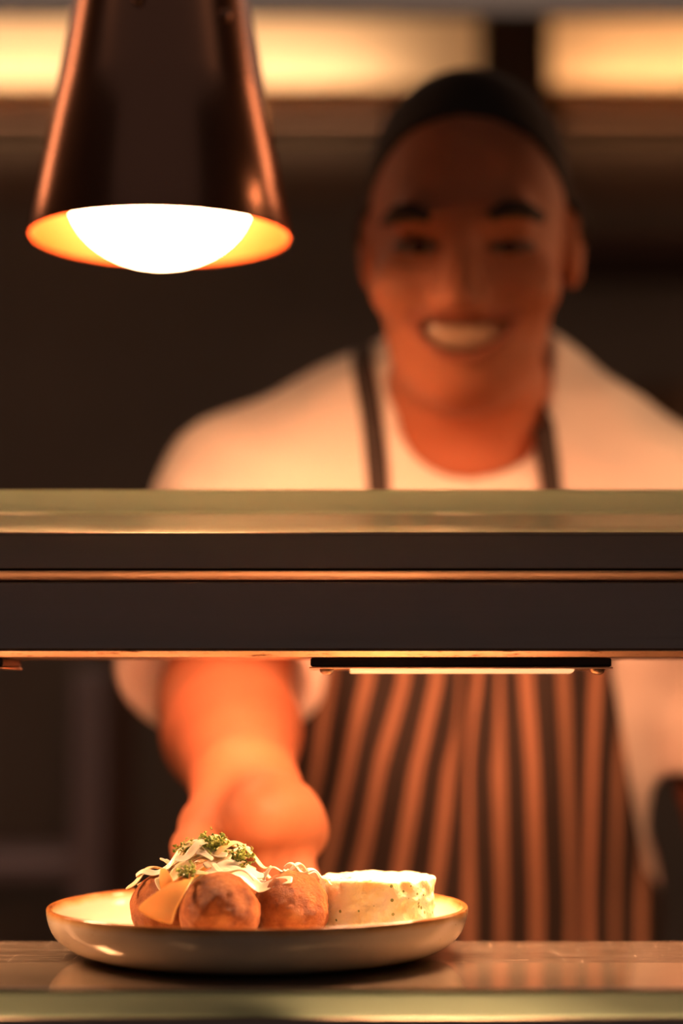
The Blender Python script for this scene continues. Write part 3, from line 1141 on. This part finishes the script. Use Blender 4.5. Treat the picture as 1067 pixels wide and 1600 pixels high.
# shirt: torso cloth, two short sleeves open at the hem
HEM_L = E_L + (J_L - E_L).normalized() * .012 + Vector((-.008, -.006, .008))
AX_L = (E_L - J_L).normalized()
HEM_R = E_R + Vector((-.014, -.025, -.012))
AX_R = (E_R - J_R).normalized()
AX_R2 = Vector((-.35, 0, -.93)).normalized()
def shirt_f(p):
    d = torso(p) - .013
    d = smax(d, (.845 - p[:, 2]), .01)
    up = NB + Vector((0, .02, 0))
    d = smin(d, rc(p, P(735, 700, 1.62), P(738, 590, 1.63), .075, .068), .03)        # collar
    a = rc(p, J_L, HEM_L + AX_L * .03, .071, .083)
    a = smax(a, (p - A3(HEM_L)) @ A3(AX_L), .006)
    d = smin(d, a, .035)
    a = rc(p, J_R, HEM_R + AX_R * .04, .071, .082)
    a = smax(a, (p - A3(HEM_R)) @ A3(AX_R2), .006)
    d = smin(d, a, .035)
    # soft creases
    w = .0022 * np.sin(p[:, 0] * 60 + 2 * np.sin(p[:, 2] * 30)) * np.sin(p[:, 2] * 45 + p[:, 1] * 40)
    d = d + w
    d = smax(d, -rc(p, HEM_L - AX_L * .11, HEM_L + AX_L * .08, .054, .080), .004)
    d = smax(d, -rc(p, HEM_R - AX_R * .10, HEM_R + AX_R * .08, .052, .076), .004)
    # neck opening, deeper at the front
    n1 = rc(p, P(737, 560, 1.60), P(737, 640, 1.545), .066, .058)
    n2 = rc(p, P(737, 640, 1.545), P(737, 672, 1.50), .058, .036)
    d = smax(d, -np.minimum(n1, n2), .006)
    return d
obj('shirt', surface(shirt_f, (J_L.x - .12, 1.42, .83), (J_R.x + .13, 1.98, 1.44), .0042), M['shirt'], chef)


def trousers_f(p):
    d = smin(legs(p), torso(p), .04) - .012
    d = smax(d, p[:, 2] - .95, .005)
    return smax(d, .075 - p[:, 2], .004)
obj('trousers', surface(trousers_f, (XB - .26, 1.6, .04), (XB + .26, 2.0, 1.0), .009), M['trousers'], chef)
for s in (-1, 1):
    a = L_ANK[s]
    fs = lambda p, a=a, s=s: smax(smin(rc(p, (a[0], a[1] + .03, .05), (a[0] + s * .02, 1.69, .042), .046, .044), rc(p, a, (a[0], a[1], .06), .05, .05), .03), -p[:, 2], .004)
    obj('shoe', surface(fs, (a[0] - .1, 1.6, -.01), (a[0] + .12, 1.95, .16), .006), M['shoe'], chef)


# apron wrapped over the shirt front
def apron_base(p): return torso(p) - .023


def trace(f, dirs, t0=1.35, t1=1.95, it=70):
    D = np.array(dirs, np.float32)
    tt = np.full(len(D), t0, np.float32)
    best = np.full(len(D), 9., np.float32)
    bt = tt.copy()
    o = A3(CAM)
    for _ in range(it):
        d = f(o + D * tt[:, None])
        m = d < best
        best = np.where(m, d, best)
        bt = np.where(m, tt, bt)
        tt = np.minimum(tt + np.where(d > .0003, np.maximum(d, .0003) * .85, 0), t1).astype(np.float32)
    return o + D * bt[:, None]


STRIPE_ROWS = [
    (1060, [(400, -2.0), (458, -1), (516, 0), (576, 1), (632, 2), (684, 3), (706, 3.45), (726, 4.5), (746, 5), (764, 5.45), (794, 6.5), (822, 7), (878, 8), (931, 9), (985, 10), (1040, 11)]),
    (1200, [(350, -3), (450, -1), (497, 0), (545, 1), (592, 2), (652, 3), (702, 4), (722, 4.5), (744, 5.5), (780, 6), (831, 7), (886, 8), (925, 9), (965, 10), (1010, 11)]),
    (1400, [(330, -3), (430, -1), (464, 0), (500, 1), (550, 2), (618, 3), (679, 4), (732, 5), (783, 6), (838, 7), (895, 8), (918, 9), (958, 10), (1000, 11)])]
def uval(px, py):
    r = STRIPE_ROWS
    us = [np.interp(px, [k[0] for k in q], [k[1] for k in q]) for _, q in r]
    return float(np.interp(py, [q[0] for q in r], us))


NX, NY = 150, 90
rows = [785 + (2250 - 785) * (j / (NY - 1)) ** 1.25 for j in range(NY)]
dirs, uvs = [], []
for py in rows:
    w = min(1, max(0, (py - 790) / 240))
    w = w * w * (3 - 2 * w)
    xl_ = 572 + (462 - 572) * w - max(0, py - 1050) * .05
    xr_ = 882 + (955 - 882) * w + max(0, py - 1050) * .17
    xr_ = min(xr_, 1010)
    for i in range(NX):
        px = xl_ + (xr_ - xl_) * i / (NX - 1)
        dirs.append(tuple(ray(px, py)))
        uvs.append((uval(px, py) + .5, py / 100))
pt = trace(lambda p: smin(smin(apron_base(p), rc(p, L_HIP[-1], L_KNE[-1], .115, .09), .05), rc(p, L_HIP[1], L_KNE[1], .115, .09), .05), dirs, t0=1.3, t1=2.1)
bm = bmesh.new()
vs = []
for k, p in enumerate(pt):
    u, v_ = uvs[k]
    j = k // NX
    amp = .004 * min(1, j / 25)
    yy = p[1] - amp * math.sin(u * 2 * PI / 2.1 + v_ * .25) - .003 * math.sin(u * 1.3 + v_ * .9)
    # the gathered fold near the middle
    px = (p[0] / p[1]) * FPX + CW / 2
    yy -= .010 * math.exp(-((px - 712 + (v_ - 11) * 8) / 22) ** 2) * min(1, j / 20)
    vs.append(bm.verts.new((p[0], min(yy, 1.93), p[2])))
uvl = bm.loops.layers.uv.new('stripes')
for j in range(NY - 1):
    for i in range(NX - 1):
        q = (j * NX + i, j * NX + i + 1, (j + 1) * NX + i + 1, (j + 1) * NX + i)
        f = bm.faces.new([vs[a] for a in q])
        for lp, a in zip(f.loops, q): lp[uvl].uv = uvs[a]
bmesh.ops.recalc_face_normals(bm, faces=bm.faces)
apron = obj('apron', bm, M['apron'], chef)
md = apron.modifiers.new('thick', 'SOLIDIFY'); md.thickness = .002; md.offset = 0

for path in (((592, 812), (592, 770), (588, 720), (583, 670), (576, 620), (567, 575), (566, 545)),
             ((868, 812), (863, 770), (858, 730), (852, 690), (846, 650), (842, 615), (838, 590))):
    fine = []
    for i in range(len(path) - 1):
        for k in range(5):
            u = k / 5
            fine.append((path[i][0] * (1 - u) + path[i + 1][0] * u, path[i][1] * (1 - u) + path[i + 1][1] * u))
    fine.append(path[-1])
    pp = trace(lambda p: shirt_f(p) - .003, [tuple(ray(a, b)) for a, b in fine], t0=1.3, t1=1.8, it=120)
    pts = [Vector(q.tolist()) for q in pp]
    for _ in range(3):
        pts = [pts[0]] + [(pts[i - 1] + pts[i] * 2 + pts[i + 1]) / 4 for i in range(1, len(pts) - 1)] + [pts[-1]]
    nor = []
    for q in pts:
        e = .004
        g = [float(shirt_f(np.array([[q.x + (e if a == 0 else 0), q.y + (e if a == 1 else 0), q.z + (e if a == 2 else 0)]], np.float32))[0] -
                   shirt_f(np.array([[q.x - (e if a == 0 else 0), q.y - (e if a == 1 else 0), q.z - (e if a == 2 else 0)]], np.float32))[0]) for a in range(3)]
        nor.append(Vector(g).normalized())
    bm = bmesh.new()
    ribbon(bm, pts, nor, [.018] * len(pts), .003, 0, 3)
    obj('strap', bm, M['strap'], apron)


# ------------------------------------------------------------------ light
def area(name, loc, aim, sx_, sy_, power, col, spread=180):
    l = bpy.data.lights.new(name, 'AREA')
    l.shape = 'RECTANGLE'
    l.size, l.size_y = sx_, sy_
    l.energy = power
    l.color = col
    l.spread = math.radians(spread)
    o = bpy.data.objects.new(name, l)
    o.location = loc
    d = (Vector(aim) - Vector(loc)).normalized()
    o.rotation_euler = d.to_track_quat('-Z', 'Y').to_euler()
    COL.objects.link(o)
    return o


HOT = (1, .50, .24)
zl = zl0 - .0088
area('heat_lamp_light', ((xf0 + xf1) / 2, 1.118, zl), ((xf0 + xf1) / 2 - .015, 1.145, .9), .12, .05, 2.5, HOT)
area('heat_lamp_light', ((xf0 + xf1) / 2 - .168 - (xf1 - xf0), 1.12, zl), ((xf0 + xf1) / 2 - .168 - (xf1 - xf0), 1.12, 0), .12, .045, 1.5, HOT)
# fill added behind the gantry to light the chef, no fixture there
area('rear_fill_light', (.06, 1.175, zl0 + .008), (.08, 1.6, 1.03), .42, .015, 1.3, (1, .31, .135), 102)
area('shoulder_fill_light', (.50, 1.32, 1.375), (.42, 1.5, 1.0), .12, .12, 1.5, (1, .47, .22))  # added fill for the shoulder at the right; no second pendant is built
# canopy lamps
zc_ = z_lin - .026
xa_, xb_ = P(-420, 90, YB - .08).x, P(600, 90, YB - .08).x
area('canopy_light', ((xa_ + xb_) / 2, YB - .145, zc_), ((xa_ + xb_) / 2, YB - .05, zc_ + .16), xb_ - xa_, .05, 5.2, (1, .56, .28))
xa_, xb_ = P(880, 90, YB - .08).x, P(1400, 90, YB - .08).x
area('canopy_light', ((xa_ + xb_) / 2, YB - .145, zc_), ((xa_ + xb_) / 2, YB - .05, zc_ + .16), xb_ - xa_, .05, 2.3, (1, .48, .20))
# unseen lights added for the bead highlight and the copper shade's streaks
area('bead_highlight_light', (0, .72, 2.6), (0, .85, 0), 3.0, .25, .6, (1, .58, .34))
area('shade_streak_light', (-1.9, 2.25, 2.1), (lc.x, LY, 2.0), .26, 1.3, 6.5, (1, .45, .22))
area('shade_streak_light', (1.9, 2.6, 2.1), (lc.x, LY, 2.0), .6, 1.3, 9.0, (1, .44, .21))
area('wall_fill_light', (0, 2.35, 2.66), (0, 3.4, 1.1), 3.4, .3, 30.0, (1, .82, .70), 100)  # added fill that lifts the dark back walls

w = bpy.data.worlds.new('dim_room')
S.world = w
w.use_nodes = True
w.node_tree.nodes['Background'].inputs[0].default_value = (.052, .039, .034, 1)
w.node_tree.nodes['Background'].inputs[1].default_value = 1.0

S.view_settings.view_transform = 'Standard'
S.view_settings.look = 'None'
S.view_settings.gamma = 1.0
S.view_settings.exposure = 0.28
S.view_settings.use_curve_mapping = False
